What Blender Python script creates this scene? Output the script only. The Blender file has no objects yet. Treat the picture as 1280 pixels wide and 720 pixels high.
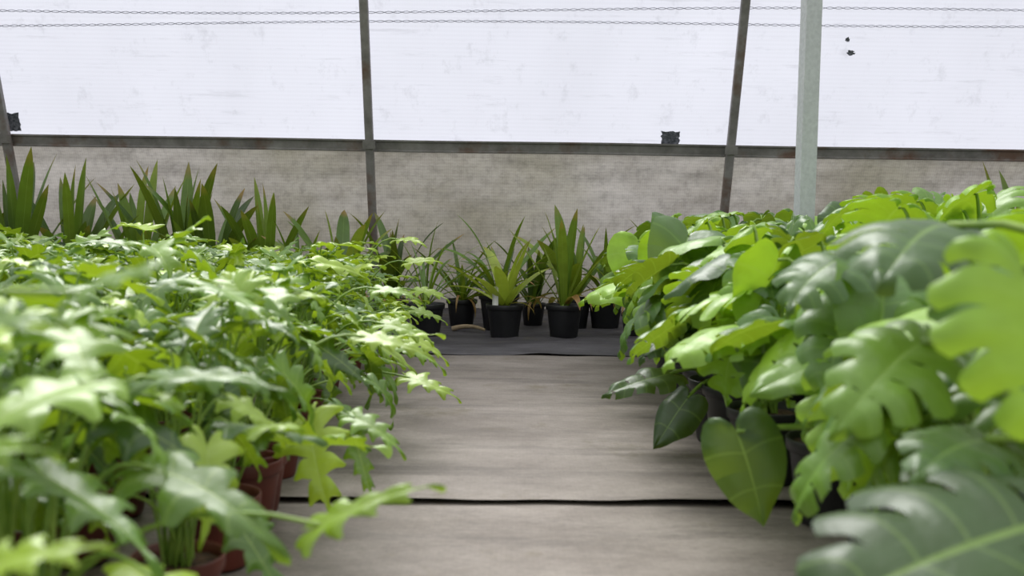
import bpy, math, random
import numpy as np
from mathutils import Vector, Matrix, noise
random.seed(11)
R = random.random
def U(a,b): return a+(b-a)*random.random()
scene = bpy.context.scene
scene.view_settings.view_transform = 'Standard'
scene.view_settings.look = 'None'

# ------------------------------------------------------------------ node helpers
def new_mat(name):
    m = bpy.data.materials.new(name); m.use_nodes = True
    nt = m.node_tree; nt.nodes.clear()
    out = nt.nodes.new('ShaderNodeOutputMaterial')
    return m, nt, out
def N(nt, t, **kw):
    n = nt.nodes.new(t)
    for k, v in kw.items(): setattr(n, k, v)
    return n
def L(nt, a, b): nt.links.new(a, b)
def math_n(nt, op, a, b=None, clamp=False):
    n = nt.nodes.new('ShaderNodeMath'); n.operation = op; n.use_clamp = clamp
    for i, v in enumerate((a, b)):
        if v is None: continue
        if isinstance(v, (int, float)): n.inputs[i].default_value = v
        else: nt.links.new(v, n.inputs[i])
    return n.outputs[0]
def mixc(nt, fac, a, b, mode='MIX'):
    n = nt.nodes.new('ShaderNodeMix'); n.data_type = 'RGBA'; n.blend_type = mode
    for idx, v in ((0, fac), (6, a), (7, b)):
        if isinstance(v, (int, float)): n.inputs[idx].default_value = v
        elif isinstance(v, tuple): n.inputs[idx].default_value = v
        else: nt.links.new(v, n.inputs[idx])
    return n.outputs[2]
def ramp(nt, src, pts):
    n = nt.nodes.new('ShaderNodeValToRGB')
    e = n.color_ramp.elements
    while len(e) < len(pts): e.new(0.5)
    for i, (p, c) in enumerate(pts):
        e[i].position = p; e[i].color = c if isinstance(c, tuple) else (c, c, c, 1)
    nt.links.new(src, n.inputs[0]); return n.outputs[0]
def C(r, g, b):
    f = lambda v: (v/255/12.92 if v/255 <= .04045 else ((v/255+.055)/1.055)**2.4)
    return (f(r), f(g), f(b), 1)
def noise_n(nt, scale, detail=4, mapping=None, rough=.55):
    tc = nt.nodes.new('ShaderNodeTexCoord')
    mp = nt.nodes.new('ShaderNodeMapping')
    if mapping: mp.inputs['Scale'].default_value = mapping
    L(nt, tc.outputs['Object'], mp.inputs[0])
    n = nt.nodes.new('ShaderNodeTexNoise')
    n.inputs['Scale'].default_value = scale; n.inputs['Detail'].default_value = detail
    n.inputs['Roughness'].default_value = rough
    L(nt, mp.outputs[0], n.inputs['Vector']); return n.outputs['Fac']

# ------------------------------------------------------------------ materials
def leaf_mat(name, dark, mid, light, vein, rough=.35, transl=.35, veinamt=.5, spec=.5):
    m, nt, out = new_mat(name)
    at = N(nt, 'ShaderNodeAttribute', attribute_name='tint')
    sp = nt.nodes.new('ShaderNodeSeparateColor'); L(nt, at.outputs['Color'], sp.inputs[0])
    oi = nt.nodes.new('ShaderNodeObjectInfo')
    t = math_n(nt, 'ADD', sp.outputs[0], math_n(nt, 'MULTIPLY', math_n(nt, 'SUBTRACT', oi.outputs['Random'], .5), .25), True)
    col = ramp(nt, t, [(0, dark), (.5, mid), (1, light)])
    nz = noise_n(nt, 14, 3)
    col = mixc(nt, .6, col, ramp(nt, nz, [(.3, .5), (.7, 1.0)]), 'MULTIPLY')
    uv = N(nt, 'ShaderNodeUVMap', uv_map='UVMap')
    s = nt.nodes.new('ShaderNodeSeparateXYZ'); L(nt, uv.outputs[0], s.inputs[0])
    du = math_n(nt, 'ABSOLUTE', math_n(nt, 'SUBTRACT', s.outputs[0], .5))
    mr = math_n(nt, 'LESS_THAN', du, .014)
    fv = math_n(nt, 'ABSOLUTE', math_n(nt, 'SUBTRACT', math_n(nt, 'FRACT', s.outputs[1]), .5))
    lv = math_n(nt, 'MULTIPLY', math_n(nt, 'LESS_THAN', fv, .035), .5)
    vf = math_n(nt, 'MULTIPLY', math_n(nt, 'MAXIMUM', mr, lv), veinamt)
    col = mixc(nt, vf, col, vein)
    # dry
    drycol = mixc(nt, nz, C(120, 80, 40), C(185, 150, 95))
    col = mixc(nt, sp.outputs[1], col, drycol)
    b = N(nt, 'ShaderNodeBsdfPrincipled'); L(nt, col, b.inputs['Base Color'])
    b.inputs['Roughness'].default_value = rough
    b.inputs['Specular IOR Level'].default_value = spec
    bump = N(nt, 'ShaderNodeBump'); bump.inputs['Strength'].default_value = .35; bump.inputs['Distance'].default_value = .004
    L(nt, math_n(nt, 'SUBTRACT', noise_n(nt, 45, 2), math_n(nt, 'MULTIPLY', vf, 1.0)), bump.inputs['Height'])
    L(nt, bump.outputs[0], b.inputs['Normal'])
    tr = N(nt, 'ShaderNodeBsdfTranslucent')
    tcol = mixc(nt, .45, col, C(190, 215, 20), 'MIX')
    L(nt, tcol, tr.inputs[0])
    mx = N(nt, 'ShaderNodeMixShader'); mx.inputs[0].default_value = transl
    L(nt, b.outputs[0], mx.inputs[1]); L(nt, tr.outputs[0], mx.inputs[2]); L(nt, mx.outputs[0], out.inputs[0])
    return m
def simple(name, c1, c2, scale=8, rough=.6, metal=0, mapping=None, bump=0.0, spec=.5):
    m, nt, out = new_mat(name)
    nz = noise_n(nt, scale, 5, mapping)
    col = mixc(nt, ramp(nt, nz, [(.35, 0.0), (.65, 1.0)]), c1, c2)
    b = N(nt, 'ShaderNodeBsdfPrincipled'); L(nt, col, b.inputs['Base Color'])
    b.inputs['Roughness'].default_value = rough; b.inputs['Metallic'].default_value = metal
    b.inputs['Specular IOR Level'].default_value = spec
    if bump:
        bn = N(nt, 'ShaderNodeBump'); bn.inputs['Strength'].default_value = bump; bn.inputs['Distance'].default_value = .01
        L(nt, nz, bn.inputs['Height']); L(nt, bn.outputs[0], b.inputs['Normal'])
    L(nt, b.outputs[0], out.inputs[0]); return m

M_phil = leaf_mat('philodendron_leaf', C(52, 92, 30), C(116, 160, 42), C(184, 214, 60), C(180, 205, 110), .38, .32, .45, .8)
M_mons = leaf_mat('monstera_leaf', C(48, 80, 42), C(96, 140, 54), C(160, 206, 60), C(150, 185, 90), .40, .32, .4, .6)
M_brom = leaf_mat('strap_leaf', C(42, 72, 34), C(98, 134, 48), C(178, 196, 78), C(180, 200, 110), .4, .28, .25)
M_petiole = simple('petiole_green', C(104, 138, 50), C(140, 168, 70), 20, .45)
M_terra = simple('terracotta_plastic', C(82, 34, 26), C(108, 48, 36), 6, .5, bump=.1)
M_black = simple('black_plastic', C(24, 24, 27), C(40, 40, 43), 6, .45, bump=.1)
M_soil = simple('potting_soil', C(48, 34, 25), C(92, 68, 48), 60, .95, bump=.8)
M_white = simple('label_plastic', C(235, 235, 232), C(245, 245, 243), 3, .5)
M_galv = simple('galvanised_steel', C(184, 187, 190), C(198, 201, 204), 60, .8, 0, None, .0, .2)

def frame_mat():
    m, nt, out = new_mat('weathered_frame')
    n1 = noise_n(nt, 5, 6, (1, 1, 1), .7); n2 = noise_n(nt, 2.1, 5, None, .65)
    col = mixc(nt, ramp(nt, n1, [(.35, 0.), (.7, 1.)]), C(112, 109, 106), C(156, 153, 150))
    col = mixc(nt, ramp(nt, n2, [(.53, 0.), (.64, .8)]), col, C(108, 76, 58))
    b = N(nt, 'ShaderNodeBsdfPrincipled'); L(nt, col, b.inputs['Base Color']); b.inputs['Roughness'].default_value = .6
    L(nt, b.outputs[0], out.inputs[0]); return m
M_frame = frame_mat()

def film_mat():
    m, nt, out = new_mat('translucent_film')
    tc = nt.nodes.new('ShaderNodeTexCoord')
    s = nt.nodes.new('ShaderNodeSeparateXYZ'); L(nt, tc.outputs['Object'], s.inputs[0])
    hz = math_n(nt, 'SINE', math_n(nt, 'MULTIPLY', s.outputs[2], 2*math.pi/.026))
    vx = math_n(nt, 'SINE', math_n(nt, 'MULTIPLY', s.outputs[0], 2*math.pi/.016))
    grid = math_n(nt, 'ADD', math_n(nt, 'MULTIPLY', hz, .5), math_n(nt, 'MULTIPLY', vx, .12))
    g = math_n(nt, 'ADD', math_n(nt, 'MULTIPLY', grid, .035), .965)
    n1 = noise_n(nt, 1.2, 4, (1, 1, .6)); n2 = noise_n(nt, 7, 6, (1, 1, .8), .75)
    n3 = noise_n(nt, 5, 6, (.35, 1, 4), .75)
    d = math_n(nt, 'MULTIPLY', ramp(nt, n1, [(.3, .93), (.7, 1.0)]), ramp(nt, n2, [(.30, .86), (.44, 1.0)]))
    d = math_n(nt, 'MULTIPLY', d, ramp(nt, n3, [(.32, .88), (.43, 1.0)]))
    v = math_n(nt, 'MULTIPLY', g, d)
    col = mixc(nt, 1.0, (0.675, 0.685, 0.765, 1), v, 'MULTIPLY')
    tr = N(nt, 'ShaderNodeBsdfTranslucent'); L(nt, col, tr.inputs[0])
    df = N(nt, 'ShaderNodeBsdfDiffuse'); L(nt, col, df.inputs[0])
    mx = N(nt, 'ShaderNodeMixShader'); mx.inputs[0].default_value = .25
    L(nt, tr.outputs[0], mx.inputs[1]); L(nt, df.outputs[0], mx.inputs[2]); L(nt, mx.outputs[0], out.inputs[0]); return m
M_film = film_mat()

def net_mat():
    m, nt, out = new_mat('dirty_woven_sheet')
    tc = nt.nodes.new('ShaderNodeTexCoord')
    s = nt.nodes.new('ShaderNodeSeparateXYZ'); L(nt, tc.outputs['Object'], s.inputs[0])
    hz = math_n(nt, 'SINE', math_n(nt, 'MULTIPLY', s.outputs[2], 2*math.pi/.022))
    vx = math_n(nt, 'SINE', math_n(nt, 'MULTIPLY', s.outputs[0], 2*math.pi/.015))
    g = math_n(nt, 'ADD', math_n(nt, 'MULTIPLY', math_n(nt, 'ADD', hz, vx), .04), .95)
    n1 = noise_n(nt, 1.8, 6, (.9, 1, 1.6), .7); n2 = noise_n(nt, 16, 6, (1, 1, .9), .75); n3 = noise_n(nt, .9, 3)
    n4 = noise_n(nt, 2.6, 5, (.8, 1, 1.8), .6)
    col = mixc(nt, ramp(nt, n1, [(.3, 0.), (.62, 1.)]), C(156, 150, 143), C(192, 187, 183))
    col = mixc(nt, ramp(nt, n3, [(.46, 0.), (.7, .5)]), col, C(140, 137, 108))
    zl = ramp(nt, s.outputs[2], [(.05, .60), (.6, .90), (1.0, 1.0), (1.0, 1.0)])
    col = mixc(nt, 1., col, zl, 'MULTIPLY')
    col = mixc(nt, 1., col, ramp(nt, n2, [(.3, .72), (.54, 1.)]), 'MULTIPLY')
    col = mixc(nt, 1., col, g, 'MULTIPLY')
    bn = N(nt, 'ShaderNodeBump'); bn.inputs['Strength'].default_value = .6; bn.inputs['Distance'].default_value = .06
    L(nt, n4, bn.inputs['Height'])
    tr = N(nt, 'ShaderNodeBsdfTranslucent'); L(nt, col, tr.inputs[0])
    df = N(nt, 'ShaderNodeBsdfDiffuse'); L(nt, col, df.inputs[0]); L(nt, bn.outputs[0], df.inputs['Normal']); L(nt, bn.outputs[0], tr.inputs['Normal'])
    mx = N(nt, 'ShaderNodeMixShader'); mx.inputs[0].default_value = .6
    L(nt, tr.outputs[0], mx.inputs[1]); L(nt, df.outputs[0], mx.inputs[2]); L(nt, mx.outputs[0], out.inputs[0]); return m
M_net = net_mat()

def cloth_mat(name, c1, c2, c3):
    m, nt, out = new_mat(name)
    n1 = noise_n(nt, 1.3, 8, (1, 2, 1), .72); n2 = noise_n(nt, 1.8, 8, (.5, 3.2, 1), .75); n3 = noise_n(nt, 1.9, 6, None, .75)
    n4 = noise_n(nt, 60, 3, (1, 2, 1), .7); n5 = noise_n(nt, .8, 3)
    col = mixc(nt, ramp(nt, n1, [(.38, 0.), (.62, 1.)]), c1, c2)
    col = mixc(nt, ramp(nt, n2, [(.50, 0.), (.64, .7)]), col, c3)
    col = mixc(nt, ramp(nt, n3, [(.57, 0.), (.68, .6)]), col, C(108, 98, 72))
    col = mixc(nt, 1., col, ramp(nt, n5, [(.35, .82), (.65, 1.)]), 'MULTIPLY')
    col = mixc(nt, 1., col, ramp(nt, n4, [(.3, .75), (.65, 1.)]), 'MULTIPLY')
    tc = nt.nodes.new('ShaderNodeTexCoord')
    s = nt.nodes.new('ShaderNodeSeparateXYZ'); L(nt, tc.outputs['Object'], s.inputs[0])
    w = math_n(nt, 'SINE', math_n(nt, 'MULTIPLY', s.outputs[1], 2*math.pi/.013))
    w2 = math_n(nt, 'SINE', math_n(nt, 'MULTIPLY', s.outputs[0], 2*math.pi/.011))
    ww = math_n(nt, 'ADD', w, w2)
    col = mixc(nt, 1., col, math_n(nt, 'ADD', math_n(nt, 'MULTIPLY', ww, .015), .97), 'MULTIPLY')
    b = N(nt, 'ShaderNodeBsdfPrincipled'); L(nt, col, b.inputs['Base Color']); b.inputs['Roughness'].default_value = .62
    b.inputs['Specular IOR Level'].default_value = .25
    bn = N(nt, 'ShaderNodeBump'); bn.inputs['Strength'].default_value = .35; bn.inputs['Distance'].default_value = .01
    L(nt, math_n(nt, 'ADD', n2, math_n(nt, 'MULTIPLY', n1, 1.0)), bn.inputs['Height']); L(nt, bn.outputs[0], b.inputs['Normal'])
    L(nt, b.outputs[0], out.inputs[0]); return m
M_cloth = cloth_mat('ground_cloth_taupe', C(126, 117, 109), C(160, 151, 143), C(104, 97, 91))
M_dark = cloth_mat('ground_cloth_black', C(70, 68, 71), C(104, 101, 105), C(50, 48, 51))
M_earth = simple('bare_earth', C(22, 20, 18), C(34, 30, 27), 12, .95)

# ------------------------------------------------------------------ geometry accumulator
class Acc:
    def __init__(s): s.v=[]; s.f=[]; s.uv=[]; s.t=[]; s.m=[]; s.n=0
    def add(s, verts, faces, mat, uv=None, tint=(.5, 0, 0, 1)):
        verts = np.asarray(verts, float); k = len(verts)
        s.v.append(verts); b = s.n
        s.f.extend([tuple(i+b for i in f) for f in faces]); s.m.extend([mat]*len(faces))
        s.uv.append(np.zeros((k, 2)) if uv is None else np.asarray(uv, float))
        t = np.asarray(tint, float)
        s.t.append(np.tile(t, (k, 1)) if t.ndim == 1 else t)
        s.n += k
    def mesh(s, name, mats):
        v = np.vstack(s.v); uv = np.vstack(s.uv); t = np.vstack(s.t)
        me = bpy.data.meshes.new(name); me.from_pydata(v.tolist(), [], s.f)
        for m in mats: me.materials.append(m)
        me.polygons.foreach_set('material_index', s.m)
        me.polygons.foreach_set('use_smooth', [True]*len(s.f))
        ul = me.uv_layers.new(name='UVMap')
        li = np.zeros(len(me.loops), dtype=np.int32); me.loops.foreach_get('vertex_index', li)
        ul.data.foreach_set('uv', uv[li].ravel())
        ca = me.color_attributes.new('tint', 'FLOAT_COLOR', 'POINT'); ca.data.foreach_set('color', t.ravel())
        me.update(); return me
def obj(name, me, loc=(0, 0, 0), rot=0, sc=1, parent=None):
    o = bpy.data.objects.new(name, me); scene.collection.objects.link(o)
    o.location = loc; o.rotation_euler = (0, 0, rot); o.scale = (sc, sc, sc)
    if parent: o.parent = parent
    return o

# ------------------------------------------------------------------ leaf templates
def catmull(P, n=200):
    P = [2*np.array(P[0])-np.array(P[1])]+[np.array(p) for p in P]+[2*np.array(P[-1])-np.array(P[-2])]
    out = []
    for i in range(1, len(P)-2):
        for k in range(24):
            t = k/24
            out.append(.5*((2*P[i])+(-P[i-1]+P[i+1])*t+(2*P[i-1]-5*P[i]+4*P[i+1]-P[i+2])*t*t+(-P[i-1]+3*P[i]-3*P[i+1]+P[i+2])*t**3))
    out.append(P[-2]); out = np.array(out)
    d = np.r_[0, np.cumsum(np.linalg.norm(np.diff(out, axis=0), axis=1))]; d /= d[-1]
    return lambda s: np.array([np.interp(s, d, out[:, 0]), np.interp(s, d, out[:, 1])])
def template(env, nl, w, p, q0, rnd, ymax, s0, nc=4, nr=7, bow=.08, holes=0, seed=0, jit=0.0):
    rg = random.Random(seed); E = catmull(env)
    V=[]; UV=[]; ST=[]; F=[]
    qs = np.linspace(0, 1, nr+1)
    b = [i/(nl-.5) for i in range(nl)]+[1.0]
    for side in (1, -1):
        prev = None
        q0s = [q0*rg.uniform(.75, 1.25) for _ in range(nl)]
        lens = [1+jit*rg.uniform(-1, 1) for _ in range(nl)]
        holed = [rg.random() < holes for _ in range(nl)]
        for k in range(nl):
            last = k == nl-1
            a = b[k]; c = (a+b[k+1])/2 if not last else 1.0; h = c-a
            ts = np.linspace(-1, 1, nc+1) if not last else np.linspace(-1, 0, nc//2+1)
            cols = []
            for ti, t in enumerate(ts):
                col = []
                qq0 = q0s[k-1] if t < 0 and k > 0 else q0s[k]
                for ri, q in enumerate(qs):
                    prog = max(0, (q-qq0)/(1-qq0))
                    f = 1-w*prog**p
                    if abs(t) == 1 and prog == 0:
                        hk = holed[k-1] if t < 0 else holed[k]
                        if hk and .12 < q < qq0*.75 and not (k == 0 and t < 0): f = .80; prog = .001
                    if k == 0 and t < 0: f = max(f, 1-.4*prog)
                    joined = (t == -1 and k > 0 and prog == 0)
                    if joined and prev is not None and prev[ri][1] == 0:
                        col.append((prev[ri][0], 0)); continue
                    s = c+h*t*f
                    s = min(max(s, 0), 1)
                    qe = q*(1-rnd*abs(t)**3*min(1, prog*1.5))
                    if not last: qe *= 1+(lens[k]-1)*min(1, prog*1.2)
                    mp = np.array([0, ymax*max(0, (s-s0)/(1-s0))]) ; mc = np.array([0, ymax*max(0, (c+h*t-s0)/(1-s0))])
                    m0 = mc*(1-q)+mp*q
                    pt = m0+(E(s)-m0)*qe
                    pt[1] -= bow*4*q*(1-q)*.5*(1 if s < .9 else 0.3)
                    if last and ti == len(ts)-1: pt[0] = 0
                    V.append((pt[0]*side, pt[1])); UV.append((.5+.5*side*q, k+(t+1)/2)); ST.append((q, t, s))
                    col.append((len(V)-1, 0 if prog == 0 else 1))
                cols.append(col)
            for i in range(len(cols)-1):
                for r in range(nr):
                    A, B, Cc, D = cols[i][r][0], cols[i+1][r][0], cols[i+1][r+1][0], cols[i][r+1][0]
                    F.append((A, B, Cc, D) if side == -1 else (D, Cc, B, A))
            prev = cols[-1]
    return dict(v=np.array(V), uv=np.array(UV), st=np.array(ST), f=F)
env_m = [(.05, -.12), (.16, -.24), (.33, -.24), (.48, -.08), (.55, .14), (.52, .38), (.43, .60), (.27, .80), (.10, .94), (0, 1.03)]
env_r = [(.05, -.10), (.18, -.20), (.34, -.18), (.46, -.02), (.49, .2), (.45, .42), (.34, .62), (.2, .78), (.08, .9), (0, .98)]
env_p = [(.05, -.10), (.16, -.24), (.32, -.24), (.46, -.04), (.42, .22), (.36, .44), (.26, .66), (.16, .84), (.07, .98), (0, 1.10)]
T_mons = [template(env_m, 7, .30, .6, .48, .12, .93, .25, 4, 10, .12, .6, i, .04) for i in range(4)]
T_round = [template(env_r, 4, .0, 1, .9, .0, .93, .25, 4, 6, .06, 0, 5), template(env_r, 6, .22, .6, .66, .08, .93, .25, 4, 7, .08, .4, 8)]
T_phil = [template(env_p, 6, .86, .85, .36, .10, .93, .22, 4, 6, .14, 0, i+20, .18) for i in range(4)]
T_phil.append(template(env_p, 5, .72, 1.0, .45, .1, .93, .22, 4, 6, .1, 0, 31, .1))

def put_leaf(acc, T, base, fwd, nrm, size, mat, tint, bend=.8, fold=.15, lat=.5, ruf=.03, width=1.0):
    v = T['v']; st = T['st']
    x = v[:, 0]*width; y = v[:, 1]; q = st[:, 0]; t = st[:, 1]; s = st[:, 2]
    ph = R()*6.28
    z = fold*np.abs(x)-lat*x*x + .02*(1-t*t)*np.minimum(1, q*2) + ruf*np.sin(s*17+ph+np.sign(x)*2)*q*q - .10*np.maximum(0, q-.5)**2*2
    x = x + .05*np.sin(y*2.5+ph)*y
    k = bend if abs(bend) > .02 else .02
    th = k*y
    yy = np.sin(th)/k + z*np.sin(th); zz = -(1-np.cos(th))/k + z*np.cos(th)
    f = Vector(fwd).normalized(); n = Vector(nrm); n = (n-f*n.dot(f)).normalized(); r = f.cross(n)
    P = np.outer(x, np.array(r))+np.outer(yy, np.array(f))+np.outer(zz, np.array(n))
    P = P*size+np.array(base)
    P[:, 2] = np.maximum(P[:, 2], .012+.01*np.abs(z))
    acc.add(P, T['f'], mat, T['uv'], (tint[0], tint[1], R(), 1))
def tube(acc, pts, r0, r1, mat, sides=5, tint=(.5, 0, 0, 1)):
    pts = [Vector(p) for p in pts]; n = len(pts); V=[]; F=[]
    for i, p in enumerate(pts):
        d = (pts[min(i+1, n-1)]-pts[max(i-1, 0)]).normalized()
        a = d.cross(Vector((.3, .9, .2))).normalized(); b = d.cross(a)
        r = r0+(r1-r0)*i/(n-1)
        for k in range(sides):
            an = 2*math.pi*k/sides; V.append(p+a*math.cos(an)*r+b*math.sin(an)*r)
    for i in range(n-1):
        for k in range(sides):
            F.append((i*sides+k, i*sides+(k+1) % sides, (i+1)*sides+(k+1) % sides, (i+1)*sides+k))
    acc.add([tuple(v) for v in V], F, mat, None, tint)
def bez(p0, p1, p2, n=8):
    p0, p1, p2 = Vector(p0), Vector(p1), Vector(p2)
    return [p0*(1-t)**2+p1*2*t*(1-t)+p2*t*t for t in [i/(n-1) for i in range(n)]]
def petiole(acc, p0, p2, r0, r1, up=.6, mat=1):
    p0, p2 = Vector(p0), Vector(p2)
    h = max(p2.z, p0.z)+.02
    p1 = Vector((p0.x+(p2.x-p0.x)*.35, p0.y+(p2.y-p0.y)*.35, p0.z+(h-p0.z)*1.0+.05*up))
    tube(acc, bez(p0, p1, p2, 9), r0, r1, mat)
def lathe(acc, prof, mat, seg=28):
    V=[]; F=[]
    for r, z in prof:
        for k in range(seg):
            a = 2*math.pi*k/seg; V.append((r*math.cos(a), r*math.sin(a), z))
    for i in range(len(prof)-1):
        for k in range(seg):
            F.append((i*seg+k, i*seg+(k+1) % seg, (i+1)*seg+(k+1) % seg, (i+1)*seg+k))
    acc.add(V, F, mat)
def pot(acc, r, h, mat, soil):
    lathe(acc, [(0.001, .002), (r*.70, .002), (r*.73, .008), (r*.92, h-.034), (r*.925, h-.031), (r*.985, h-.030), (r*1.0, h-.027), (r*1.02, h-.003), (r*1.0, h), (r*.965, h-.001), (r*.95, h-.03)], mat)
    seg = 28; V = [(0, 0, h-.012)]; F=[]
    for j, rr in enumerate((.33, .66, .965)):
        for k in range(seg):
            a = 2*math.pi*k/seg; V.append((rr*r*.985*math.cos(a), rr*r*.985*math.sin(a), h-.022+.008*(1-rr)+U(-.003, .003)))
    for k in range(seg): F.append((0, 1+k, 1+(k+1) % seg))
    for j in range(2):
        for k in range(seg): F.append((1+j*seg+k, 1+(j+1)*seg+k, 1+(j+1)*seg+(k+1) % seg, 1+j*seg+(k+1) % seg))
    acc.add(V, F, soil)

def dirv(az, pitch): return Vector((math.cos(az)*math.cos(pitch), math.sin(az)*math.cos(pitch), math.sin(pitch)))
MP = [M_phil, M_petiole, M_terra, M_soil]
def phil_plant(name, n=24, aisle=False, trail=True):
    a = Acc(); ph = .15; pot(a, .085, ph, 2, 3)
    for i in range(n):
        az = i*2.4+U(-.5, .5)
        k = (i+.5)/n
        r = .04+.25*k**.8*U(.75, 1.15); h = .56-.26*k**1.5+U(-.10, .05)
        if aisle:
            r = .03+.20*k*U(.7, 1.15)
            if trail and i % 3 == 0 and k > .35:
                az = U(-1.2, 1.2); r = U(.20, .36); h = U(.22, .46)-.3*(r-.2)
        e = Vector((math.cos(az)*r, math.sin(az)*r, max(h, .12)))
        petiole(a, (U(-.025, .025), U(-.025, .025), ph-.02), e, .0038, .0022)
        p = U(-1.0, .3) if k > .4 else U(-.6, .7)
        az2 = az+U(-.7, .7); f = dirv(az2, p)
        nr = Vector((U(-.5, .5), U(-.5, .5), 1))+dirv(az2, 0)*.3
        g = min(1, max(0, U(.05, 1.0)-.25*k+.1))
        put_leaf(a, random.choice(T_phil), e, f, nr, U(.11, .20), 0, (g, 0), bend=U(.0, 1.3), fold=U(-.1, .5), lat=U(.0, .7), ruf=U(.02, .07), width=U(.7, 1.0))
    return a.mesh(name, MP)
MM = [M_mons, M_petiole, M_black, M_soil]
def mons_plant(name, n=11, aisle=False, hmax=.76):
    a = Acc(); ph = .2; pot(a, .11, ph, 2, 3)
    for i in range(n):
        az = i*2.4+U(-.5, .5); k = (i+.5)/n
        r = .06+.25*k*U(.7, 1.2); h = hmax-.34*k**1.3+U(-.10, .03)
        if aisle and i % 2 == 0:
            az = math.pi+U(-1.1, 1.1); r = U(.08, .26); h = U(.42, .68)
        e = Vector((math.cos(az)*r, math.sin(az)*r, h))
        petiole(a, (U(-.03, .03), U(-.03, .03), ph-.02), e, .0075, .0045)
        p = U(-1.3, .1); az2 = az+U(-.7, .7); f = dirv(az2, p)
        nr = Vector((U(-.5, .5), U(-.5, .5), 1))+dirv(az2, 0)*.5
        T = random.choice(T_mons) if R() < .5 else random.choice(T_round)
        g = U(.1, .65) if R() < .6 else U(.75, 1)
        put_leaf(a, T, e, f, nr, U(.16, .26), 0, (g, 0), bend=U(.1, 1.3), fold=U(-.3, .45), lat=U(.0, .9), ruf=U(.01, .06), width=U(.75, 1.02))
    for i in range(4):
        az = U(0, 6.28); e = Vector((math.cos(az)*U(.03, .12), math.sin(az)*U(.03, .12), U(.35, .6)))
        tube(a, bez((0, 0, ph-.02), (0, 0, e.z*.6), e), .007, .002, 1)
    return a.mesh(name, MM)

def strap(acc, base, az, pitch, length, width, droop, mat, tint, fold=.25, twist=0, ex=2.2):
    n = 14; V=[]; UV=[]; T=[]; F=[]
    p = Vector(base); th = pitch
    side0 = Vector((-math.sin(az), math.cos(az), 0))
    for i in range(n+1):
        t = i/n
        d = dirv(az, th); up = d.cross(side0); up = -up if up.z < 0 else up
        tw = twist*t; sd = side0*math.cos(tw)+up*math.sin(tw)
        wv = width*1.0*max(0, 1-((t-.5)/.5)**ex) if t >= .5 else width*(.62+.76*t)
        wv = max(wv, .0006)
        for c in (-1, 0, 1):
            q = p+sd*(wv*.5*c)+up*(fold*wv*.5*abs(c))
            q.z = max(q.z, .012)
            V.append(tuple(q)); UV.append((.5+.5*c*.9, .2)); dry = tint[1] if t < .92 else max(tint[1], tint[2] if len(tint) > 2 else 0)
            T.append((tint[0], dry, 0, 1))
        p = p+d*(length/n); th -= droop/n*(.4+1.2*t)
    for i in range(n):
        for c in (0, 1):
            A = i*3+c; F.append((A, A+1, A+4, A+3))
    acc.add(V, F, mat, UV, np.array(T))
MB = [M_brom, M_petiole, M_black, M_soil, M_white]
def brom_plant(name, n=14, L0=.38, w=.045, g=(.3, .9), pitch=(.5, 1.4), droop=(.3, 1.3), dry=2, r=.11, h=.2, label=False, heads=1, ex=3.2, lean=None):
    a = Acc(); pot(a, r, h, 2, 3)
    for hd in range(heads):
        hx = 0 if heads == 1 else U(-.06, .06); hy = 0 if heads == 1 else U(-.06, .06)
        ln = U(-.25, .25) if lean is None else lean
        for i in range(n):
            k = i/n; az = i*2.4+U(-.4, .4)
            pt = pitch[1]-(pitch[1]-pitch[0])*k+U(-.15, .15)+ln*math.cos(az)
            gg = U(*g)
            strap(a, (hx+math.cos(az)*.012, hy+math.sin(az)*.012, h-.02), az, pt, L0*U(.55, 1.12), w*U(.75, 1.15), U(*droop), 0, (gg, 0, U(0, .9)), fold=U(.1, .4), twist=U(-1.0, 1.0), ex=ex)
        tube(a, [(hx, hy, h-.03), (hx, hy, h+.02), (hx, hy, h+.07)], .028, .012, 1, 8)
    for i in range(dry):
        az = U(0, 6.28) if not label else U(-.6, 1.8)
        strap(a, (math.cos(az)*.03, math.sin(az)*.03, h), az, U(.2, .9), L0*U(.4, .65), w*.5, U(1.6, 3.2), 0, (.5, 1.0, 1), twist=U(-1, 1))
    if label:
        V = [(-.017, 0, h-.03), (.017, 0, h-.03), (.017, -.02, h+.10), (.008, -.021, h+.11), (-.008, -.021, h+.11), (-.017, -.02, h+.10)]
        V = [(x-.055, y-.078, z) for x, y, z in V]
        V += [(x+.0, y+.0015, z) for x, y, z in V]
        a.add(V, [(0, 1, 2, 3, 4, 5), (11, 10, 9, 8, 7, 6)]+[(i, (i+1) % 6, (i+1) % 6+6, i+6) for i in range(6)], 4)
    return a.mesh(name, MB)

# ------------------------------------------------------------------ philodendron bed
PV = [phil_plant('philodendron_%d' % i, 23) for i in range(7)]
PA = [phil_plant('philodendron_edge_%d' % i, 22, True) for i in range(5)]
PN = [phil_plant('philodendron_upright_%d' % i, 21, True, False) for i in range(3)]
y = .98
row = 0
while y < 5.45:
    xe = -.58-.085*(y-2) if y > 1.6 else (-.80 if y < 1.2 else -.66)
    i = 0
    while True:
        x = xe-i*.31-(.0 if i == 0 else U(-.03, .03))
        if x < -(.6*y+1.1): break
        near = y < 2.4 and i < 2
        me = PN[(row+i) % 3] if near else (PA[row % 5] if i == 0 else random.choice(PV))
        rot = U(-.35, .35) if i == 0 else U(0, 6.28)
        sc = U(.92, 1.06)*(1 if i else .95)
        if y > 4.2: sc *= .93
        if y < 1.2: sc *= .92
        obj('potted_philodendron', me, (x, y+U(-.03, .03), 0), rot, sc)
        i += 1
    y += .33; row += 1
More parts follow.
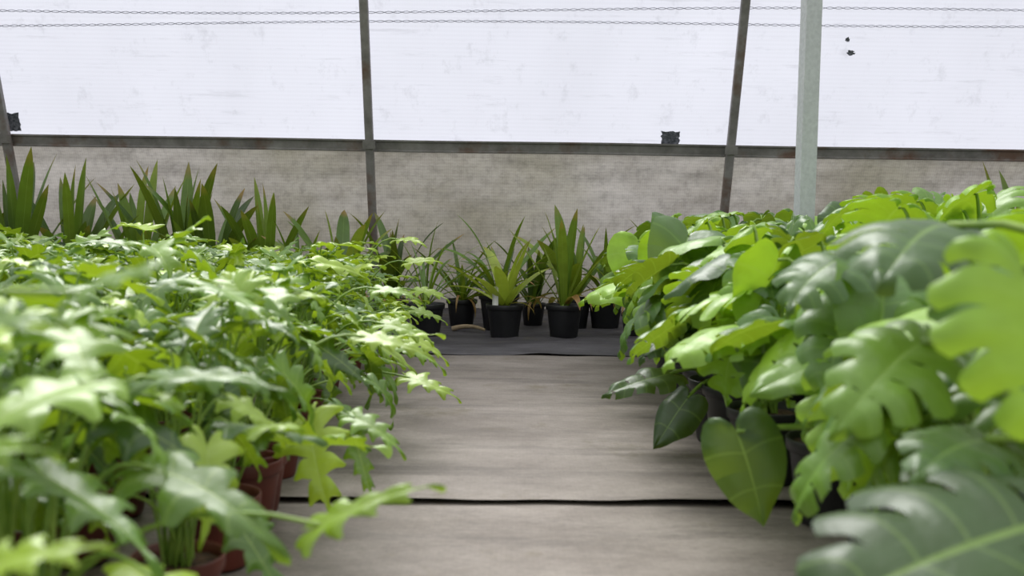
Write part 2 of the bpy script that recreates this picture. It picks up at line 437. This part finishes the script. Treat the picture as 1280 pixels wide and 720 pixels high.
def hero(name, mats, loc, ph, rp, leaves, Tset, r0, r1):
    a = Acc(); pot(a, rp, ph, 2, 3); o = Vector(loc)
    for (b, tip, nrm, tint, wd, bend, lat) in leaves:
        b = Vector(b)-o; tip = Vector(tip)-o; f = tip-b; size = f.length
        petiole(a, (U(-.02, .02), U(-.02, .02), ph-.02), b, r0, r1)
        fv = f.normalized()
        n = Vector(nrm); n = (n-fv*n.dot(fv)).normalized()
        fv = (fv+n*math.tan(bend/2)*1.0).normalized() if bend > 0 else fv
        put_leaf(a, random.choice(Tset), b, fv, Vector(nrm), size*1.03, 0, (tint, 0), bend=bend, fold=.05, lat=lat, ruf=.03, width=wd)
    me = a.mesh(name, mats); return obj(name, me, loc)
hero('potted_philodendron', MP, (-.62, 1.30, 0), .15, .085, [
    ((-.235, 1.22, .315), (-.095, 1.20, .365), (0, -.5, 1), .75, .55, .5, .3),
    ((-.47, 1.30, .36), (-.28, 1.22, .29), (.1, -.35, 1), .35, .75, .6, .4),
    ((-.50, 1.40, .465), (-.31, 1.36, .455), (0, -.3, 1), .3, .55, .5, .4),
    ((-.50, 1.15, .50), (-.60, 1.0, .42), (0, -.3, 1), .7, .8, .8, .3),
    ((-.42, 1.15, .27), (-.50, .98, .2), (0, -.3, 1), .9, .8, .8, .3),
], T_phil, .0045, .003)
hero('potted_philodendron', MP, (-.82, .68, 0), .15, .085, [
    ((-.40, .92, .625), (-.31, .90, .65), (0, -.4, 1), .4, .8, .4, .4),
    ((-.46, .80, .60), (-.355, .78, .615), (0, -.5, 1), .3, .8, .5, .3),
    ((-.50, .82, .48), (-.38, .80, .50), (0, -.4, 1), .6, .8, .8, .3),
    ((-.44, .80, .40), (-.34, .82, .42), (0, -.4, 1), .8, .8, .7, .3),
], T_phil, .0045, .003)
hero('potted_philodendron', MP, (-.60, 2.22, 0), .15, .085, [
    ((-.42, 2.05, .26), (-.36, 2.0, .09), (.1, -1, .5), .9, .9, .5, .3),
    ((-.33, 2.1, .22), (-.28, 2.05, .11), (.3, -1, .3), .35, .6, .3, .3),
    ((-.33, 2.1, .27), (-.22, 2.05, .21), (.1, -.5, 1), .5, .7, .5, .3),
    ((-.34, 2.3, .42), (-.19, 2.28, .38), (.1, -.4, 1), .8, .7, .5, .3),
    ((-.55, 2.3, .50), (-.42, 2.2, .52), (.1, -.4, 1), .8, .7, .5, .3),
], T_phil, .0045, .003)
hero('potted_philodendron', MP, (-.66, 3.05, 0), .15, .085, [
    ((-.30, 2.95, .22), (-.16, 2.9, .165), (.1, -.4, 1), .8, .8, .5, .3),
    ((-.32, 3.1, .32), (-.20, 3.1, .25), (.1, -.5, 1), .9, .8, .6, .3),
    ((-.38, 2.95, .38), (-.24, 2.9, .33), (.1, -.5, 1), .7, .8, .7, .3),
    ((-.36, 3.2, .28), (-.22, 3.25, .20), (.1, -.4, 1), .6, .8, .6, .3),
    ((-.40, 3.0, .48), (-.28, 3.0, .45), (.1, -.4, 1), .6, .8, .6, .3),
], T_phil, .0045, .003)
hero('potted_philodendron', MP, (-.74, 4.45, 0), .15, .085, [
    ((-.46, 4.4, .50), (-.32, 4.4, .50), (.1, -.5, 1), .9, .8, .6, .3),
    ((-.42, 4.35, .38), (-.28, 4.3, .34), (.1, -.5, 1), .7, .8, .7, .3),
    ((-.44, 4.5, .28), (-.30, 4.5, .22), (.1, -.4, 1), .6, .8, .6, .3),
    ((-.50, 4.4, .60), (-.38, 4.3, .58), (.1, -.4, 1), .8, .8, .6, .3),
], T_phil, .0045, .003)

# ------------------------------------------------------------------ monstera bed
MV = [mons_plant('monstera_%d' % i, 12) for i in range(6)]
MA = [mons_plant('monstera_edge_%d' % i, 13, True, .74) for i in range(4)]
POST = Vector((1.20, 4.12))
y = 1.55; row = 0
while y < 5.5:
    xe = .76 if y < 2.6 else (.70 if y < 4.4 else .84)
    i = 0
    while True:
        x = xe+i*.36+(0 if i == 0 else U(-.03, .03))
        if x > .6*y+1.1: break
        yy = y+U(-.03, .03)
        d = Vector((x, yy))-POST
        if d.length < .22: x = POST.x+ (.26 if d.x > 0 else -.26)
        me = MA[row % 4] if i == 0 else random.choice(MV)
        obj('potted_monstera', me, (x, yy, 0), U(-.4, .4) if i == 0 else U(0, 6.28), U(.94, 1.04) if y > 2.2 else U(.86, .92))
        i += 1
    y += .37; row += 1
MR = T_mons
hero('potted_monstera', MM, (.95, 1.10, 0), .2, .11, [
    ((.57, 1.02, .395), (.29, .93, .30), (-.1, -.4, 1), .0, 1.0, .6, .5),
    ((.525, 1.02, .655), (.53, .98, .47), (-.25, -1, .25), .95, .9, .4, .3),
    ((.62, 1.42, .70), (.46, 1.28, .62), (-.15, -.5, 1), .2, 1.1, .8, .8),
    ((.56, 1.35, .54), (.42, 1.30, .42), (-.3, -.6, .8), .75, .9, .8, .4),
    ((.66, 1.25, .62), (.62, 1.10, .46), (-.2, -1, .3), .55, 1.0, .5, .4),
    ((.58, 1.20, .44), (.46, 1.12, .41), (-.1, -.4, 1), .35, .9, .5, .5),
], MR, .009, .006)
hero('potted_monstera', MM, (.88, 1.95, 0), .2, .11, [
    ((.45, 1.95, .285), (.515, 1.93, .10), (-.3, -1, .2), .2, .8, .4, .3),
    ((.60, 1.9, .43), (.45, 1.85, .37), (-.2, -.5, 1), .75, .8, .6, .4),
    ((.60, 1.8, .55), (.55, 1.7, .38), (-.4, -.8, .4), .5, .8, .6, .4),
    ((.60, 1.8, .64), (.48, 1.72, .54), (-.4, -.5, .9), .3, 1.0, .8, .5),
], T_round+MR[:1], .009, .006)
hero('potted_monstera', MM, (.68, 3.15, 0), .2, .11, [
    ((.50, 3.1, .22), (.28, 3.0, .155), (-.1, -.4, 1), .2, .6, .5, .4),
    ((.53, 2.95, .17), (.42, 2.9, .03), (-.5, -.8, .3), .05, .75, .3, .9),
    ((.55, 3.1, .36), (.38, 3.0, .26), (-.3, -.4, 1), .25, .8, .8, .5),
    ((.56, 3.0, .52), (.44, 2.9, .36), (-.5, -.7, .6), .5, .9, .6, .5),
], T_round, .009, .006)
hero('potted_monstera', MM, (.78, 4.50, 0), .2, .11, [
    ((.53, 4.2, .61), (.55, 4.15, .36), (-.05, -1, .2), 1.0, 1.05, .2, .2),
    ((.50, 4.1, .40), (.30, 4.0, .37), (-.1, -.4, 1), .9, .9, .5, .3),
    ((.72, 4.2, .66), (.60, 4.1, .50), (-.3, -.8, .6), .1, 1.0, .6, .4),
    ((.62, 4.1, .48), (.58, 4.0, .28), (-.3, -1, .3), .7, .95, .4, .3),
], T_round, .009, .006)

# ------------------------------------------------------------------ back row
B = {
 'a': brom_plant('bromeliad_a', 12, .42, .075, (.5, 1.0), (.45, 1.35), (.1, 1.0), label=True, lean=.2),
 'b': brom_plant('bromeliad_b', 11, .58, .072, (.4, 1.0), (.85, 1.5), (.0, .5), dry=5),
 'b2': brom_plant('bromeliad_b2', 11, .60, .07, (.3, .85), (.7, 1.5), (.0, .7), dry=3),
 'c': brom_plant('bromeliad_c', 20, .46, .032, (.0, .5), (.4, 1.45), (.3, 1.4), dry=3, ex=2.2),
 'd': brom_plant('bromeliad_d', 13, .80, .075, (.05, .55), (1.1, 1.52), (.0, .4), dry=3),
 'd2': brom_plant('bromeliad_d2', 15, .74, .07, (.15, .7), (.9, 1.5), (.0, .7), dry=3),
 'e': brom_plant('bromeliad_e', 9, .66, .062, (.0, .5), (.8, 1.5), (.1, .9), dry=3, heads=2),
 't': brom_plant('strap_thin', 26, .52, .016, (.1, .6), (.5, 1.5), (.5, 1.9), dry=2, r=.11, ex=2.2),
}
def bp(k, x, y, rot=None, sc=1, name='potted_bromeliad'): obj(name, B[k], (x, y, 0), U(0, 6.28) if rot is None else rot, sc)
bp('t', -.50, 5.78, name='potted_dracaena'); bp('c', -.32, 6.35, sc=.9); bp('e', -.76, 6.3, sc=.9)
bp('a', -.04, 5.80, 0); bp('c', -.08, 6.20, sc=1.15); bp('b', .31, 5.85); bp('b2', .40, 6.35, 2.1, 1.0)
bp('c', .60, 6.35, sc=1.05); bp('b2', .74, 5.98, sc=.72); bp('e', .98, 6.35, sc=.9); bp('e', .14, 6.5, sc=.75)
for i, (k, x, sc) in enumerate([('b2', -1.05, 1.1), ('c', -1.30, 1.1), ('d2', -1.52, .95), ('e', -1.80, 1.1), ('d', -2.02, 1.0), ('d2', -2.28, 1.05), ('c', -2.5, 1.1),
                 ('d2', -2.72, 1.05), ('d', -3.02, 1.05), ('e', -3.3, 1.1), ('t', -3.55, 1.3), ('c', -3.8, 1.2), ('d2', -4.1, 1)]):
    bp(k, x, 6.10+U(-.06, .06), sc=sc, name='potted_dracaena' if k == 't' else 'potted_bromeliad')
xs = 1.38
for i in range(8):
    bp(['c', 'e', 'd2', 'b2'][i % 4], xs, 6.2+U(-.1, .1), sc=U(.8, .9)); xs += .34
bp('d', 2.98, 5.86, sc=1.05)

a = Acc()
M_stem = simple('dry_stem', C(150, 130, 105), C(180, 160, 130), 20, .8)
tube(a, bez((-.36, 6.06, .02), (-.25, 6.03, .06), (-.16, 6.0, .022), 10), .016, .009, 0, 8)
obj('cut_stem', a.mesh('cut_stem', [M_stem]))

# ------------------------------------------------------------------ floor
def grid(name, x0, x1, y0f, y1f, nx, ny, zf, mat):
    V=[]; F=[]
    for j in range(ny+1):
        for i in range(nx+1):
            x = x0+(x1-x0)*i/nx; ya, yb = y0f(x), y1f(x); t = (j/ny)
            yy = ya+(yb-ya)*t; V.append((x, yy, zf(x, yy, yy-ya, yb-yy)))
    for j in range(ny):
        for i in range(nx):
            A = j*(nx+1)+i; F.append((A, A+1, A+nx+2, A+nx+1))
    me = bpy.data.meshes.new(name); me.from_pydata(V, [], F); me.materials.append(mat)
    for p in me.polygons: p.use_smooth = True
    return obj(name, me)
def nz(x, y, s, k=0): return noise.noise(Vector((x*s, y*s, k)))
grid('floor', -9, 9, lambda x: -4, lambda x: 7.6, 2, 2, lambda x, y, a, b: -.02, M_earth)
grid('ground_cover_fabric', -9, 9, lambda x: -4, lambda x: 2.50+.02*nz(x, 0, 1), 300, 40, lambda x, y, a, b: -.004+.002*nz(x, y, 3)-.01*max(0, 1-b/.05), M_cloth)
grid('ground_cover_fabric', -9, 9, lambda x: 2.43+.018*nz(x, 0, 1.3)+.010*nz(x, 3, 6), lambda x: 5.20, 500, 120,
     lambda x, y, a, b: .001+.0015*nz(x, y, 3)+max(0, .003+.018*nz(x, 1, 2.2))*max(0, 1-a/.10)**2, M_cloth)
grid('ground_cover_fabric', -9, 9, lambda x: 5.05+.04*nz(x, 0, 1.1)+.02*nz(x, 5, 5), lambda x: 7.28, 500, 90,
     lambda x, y, a, b: .008+.010*nz(x, y, 2.2)*min(1, a/.2)+.009*nz(x, y*2, 5)+.010*nz(x, 4, 3)*max(0, 1-a/.06)+.03*max(0, 1-b/.1), M_dark)

# ------------------------------------------------------------------ back wall
def WY(z): return 7.23-.34*z
def wallgrid(name, z0, z1, nx, nz_, off, mat, amp):
    V=[]; F=[]
    for j in range(nz_+1):
        for i in range(nx+1):
            x = -9+18*i/nx; z = z0+(z1-z0)*j/nz_
            d = amp*(nz(x, z*1.5, 1.2, 3)+.6*nz(x*1.0, z*2.5, 4, 7)+.3*nz(x*2.2, z, 8, 9)+.4*nz(x*.5, z*4, 3, 12))
            V.append((x, WY(z)+off+d, z))
    for j in range(nz_):
        for i in range(nx):
            A = j*(nx+1)+i; F.append((A, A+1, A+nx+2, A+nx+1))
    me = bpy.data.meshes.new(name); me.from_pydata(V, [], F); me.materials.append(mat)
    for p in me.polygons: p.use_smooth = True
    return obj(name, me)
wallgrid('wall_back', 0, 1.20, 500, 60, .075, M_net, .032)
wallgrid('window_1', 1.19, 3.0, 200, 20, .045, M_film, .004)

def box(acc, c, sx, sy, sz, mat, shear=0, bev=.0):
    x, y, z = c; V=[]
    b = min(sx, sy)*.12
    for zz in (-sz/2, sz/2):
        for (px, py) in [(-sx/2+b, -sy/2), (sx/2-b, -sy/2), (sx/2, -sy/2+b), (sx/2, sy/2-b), (sx/2-b, sy/2), (-sx/2+b, sy/2), (-sx/2, sy/2-b), (-sx/2, -sy/2+b)]:
            V.append((x+px, y+py+shear*zz, z+zz))
    F = [tuple(range(7, -1, -1)), tuple(range(8, 16))]+[(i, (i+1) % 8, (i+1) % 8+8, i+8) for i in range(8)]
    acc.add(V, F, mat)
def flat(me):
    me.polygons.foreach_set('use_smooth', [False]*len(me.polygons)); return me
for x in (-8.33, -5.89, -3.44, -.98, 1.465, 3.91, 6.36):
    a = Acc(); box(a, (x, WY(1.5)-.035, 1.5), .055, .05, 3.0, 0, -.34)
    box(a, (x, WY(1.18)-.066, 1.18), .085, .008, .055, 0, -.34)
    obj('trim_1', flat(a.mesh('wall_strut', [M_frame])))
a = Acc()
prof = [(.0, -.038), (-.045, -.038), (-.045, -.030), (-.038, -.026), (-.038, .024), (-.048, .028), (-.048, .040), (.0, .040)]
xs_ = np.linspace(-9, 9, 61); V=[]; F=[]
for x in xs_:
    for (py, pz) in prof: V.append((x, WY(1.18)+.04+py-.34*pz, 1.18+pz+.004*nz(x, 0, .8)))
for i in range(60):
    for k in range(7): A = i*8+k; F.append((A, A+8, A+9, A+1))
a.add(V, F, 0)
obj('trim_2', flat(a.mesh('wall_rail', [M_frame])))

M_thread = simple('seam_thread', C(120, 122, 135), C(150, 152, 165), 10, .8)
for z0, ph in ((2.045, 0), (1.965, 2)):
    a = Acc()
    for br in (0, 1):
        pts = []
        for i in range(900):
            x = -5+10*i/899; z = z0+.014*x+.016*math.sin(x*.9+ph)+.006*(1 if br else -1)*math.sin(x*55)
            pts.append((x, WY(z)+.034, z))
        tube(a, pts, .0022, .0022, 0, 3)
    obj('seam_cord', a.mesh('seam_cord', [M_thread]))

M_tear = simple('torn_mesh', C(60, 64, 70), C(120, 122, 132), 60, .9)
def tear(x, z, w, h, seed, sq=False):
    rg = random.Random(seed); a = Acc(); n = 24; V = [(x, WY(z)+.03, z)]
    for i in range(n):
        an = 2*math.pi*i/n; rr = rg.uniform(.85, 1.05) if sq else rg.uniform(.55, 1.15)
        ca, sa = math.cos(an), math.sin(an)
        if sq: m_ = max(abs(ca), abs(sa)); ca /= m_; sa /= m_
        zz = z+sa*h*.5*rr
        V.append((x+ca*w*.5*rr, WY(zz)+.03-rg.uniform(0, .006), zz))
    a.add(V, [(0, i+1, (i+1) % n+1) for i in range(n)], 0)
    obj('torn_film_patch', flat(a.mesh('torn_patch', [M_tear])))
tear(1.06, 1.262, .13, .09, 1, True); tear(2.20, 1.82, .06, .035, 2); tear(2.17, 1.90, .035, .03, 3); tear(-3.40, 1.30, .09, .12, 4, True)

# ------------------------------------------------------------------ galvanised post
a = Acc()
w = .066; d = .06; lip = .016; t = .003
prof = [(-w/2, -d/2), (w/2, -d/2), (w/2, d/2), (w/2-lip, d/2), (w/2-lip, d/2-t), (w/2-t, d/2-t), (w/2-t, -d/2+t), (.012, -d/2+t),
        (.010, -d/2+.006), (-.010, -d/2+.006), (-.012, -d/2+t), (-w/2+t, -d/2+t), (-w/2+t, d/2-t), (-w/2+lip, d/2-t), (-w/2+lip, d/2), (-w/2, d/2)]
ang = math.radians(8); H = 3.0
V = [(POST.x+px*math.cos(ang)-py*math.sin(ang), POST.y+px*math.sin(ang)+py*math.cos(ang), z) for z in (0, H) for px, py in prof]
n = len(prof)
a.add(V, [(i, (i+1) % n, (i+1) % n+n, i+n) for i in range(n)]+[tuple(range(n, 2*n))], 0)
box(a, (POST.x, POST.y, .006), .12, .12, .012, 0)
obj('steel_post', flat(a.mesh('steel_post', [M_galv])))

# ------------------------------------------------------------------ light
w_ = bpy.data.worlds.new('overcast'); scene.world = w_; w_.use_nodes = True
nt = w_.node_tree; nt.nodes.clear()
o = nt.nodes.new('ShaderNodeOutputWorld'); bg = nt.nodes.new('ShaderNodeBackground')
tc = nt.nodes.new('ShaderNodeTexCoord'); s = nt.nodes.new('ShaderNodeSeparateXYZ'); L(nt, tc.outputs['Generated'], s.inputs[0])
c = ramp(nt, math_n(nt, 'ADD', math_n(nt, 'MULTIPLY', s.outputs[2], .5), .5), [(.45, (.14, .14, .13, 1)), (.52, (.46, .47, .48, 1)), (.72, (.92, .93, .95, 1)), (1, (1.5, 1.51, 1.55, 1))])
L(nt, c, bg.inputs[0]); bg.inputs[1].default_value = 1.0; L(nt, bg.outputs[0], o.inputs[0])
sl = bpy.data.lights.new('hazy_sun', 'SUN'); sl.energy = 3.4; sl.angle = math.radians(28); sl.color = (1, .985, .96)
so = bpy.data.objects.new('hazy_sun', sl); scene.collection.objects.link(so)
so.rotation_euler = Vector((.25, -.85, -1.0)).to_track_quat('-Z', 'Y').to_euler()

# ------------------------------------------------------------------ camera
cam = bpy.data.cameras.new('camera'); co = bpy.data.objects.new('camera', cam); scene.collection.objects.link(co)
cam.lens = 35; cam.sensor_width = 36; cam.clip_start = .02
co.matrix_world = Matrix.Translation((0, 0, .70)) @ Matrix.Rotation(math.radians(86), 4, 'X') @ Matrix.Rotation(math.radians(.9), 4, 'Z')
cam.dof.use_dof = True; cam.dof.focus_distance = 5.0; cam.dof.aperture_fstop = 3.2
scene.camera = co
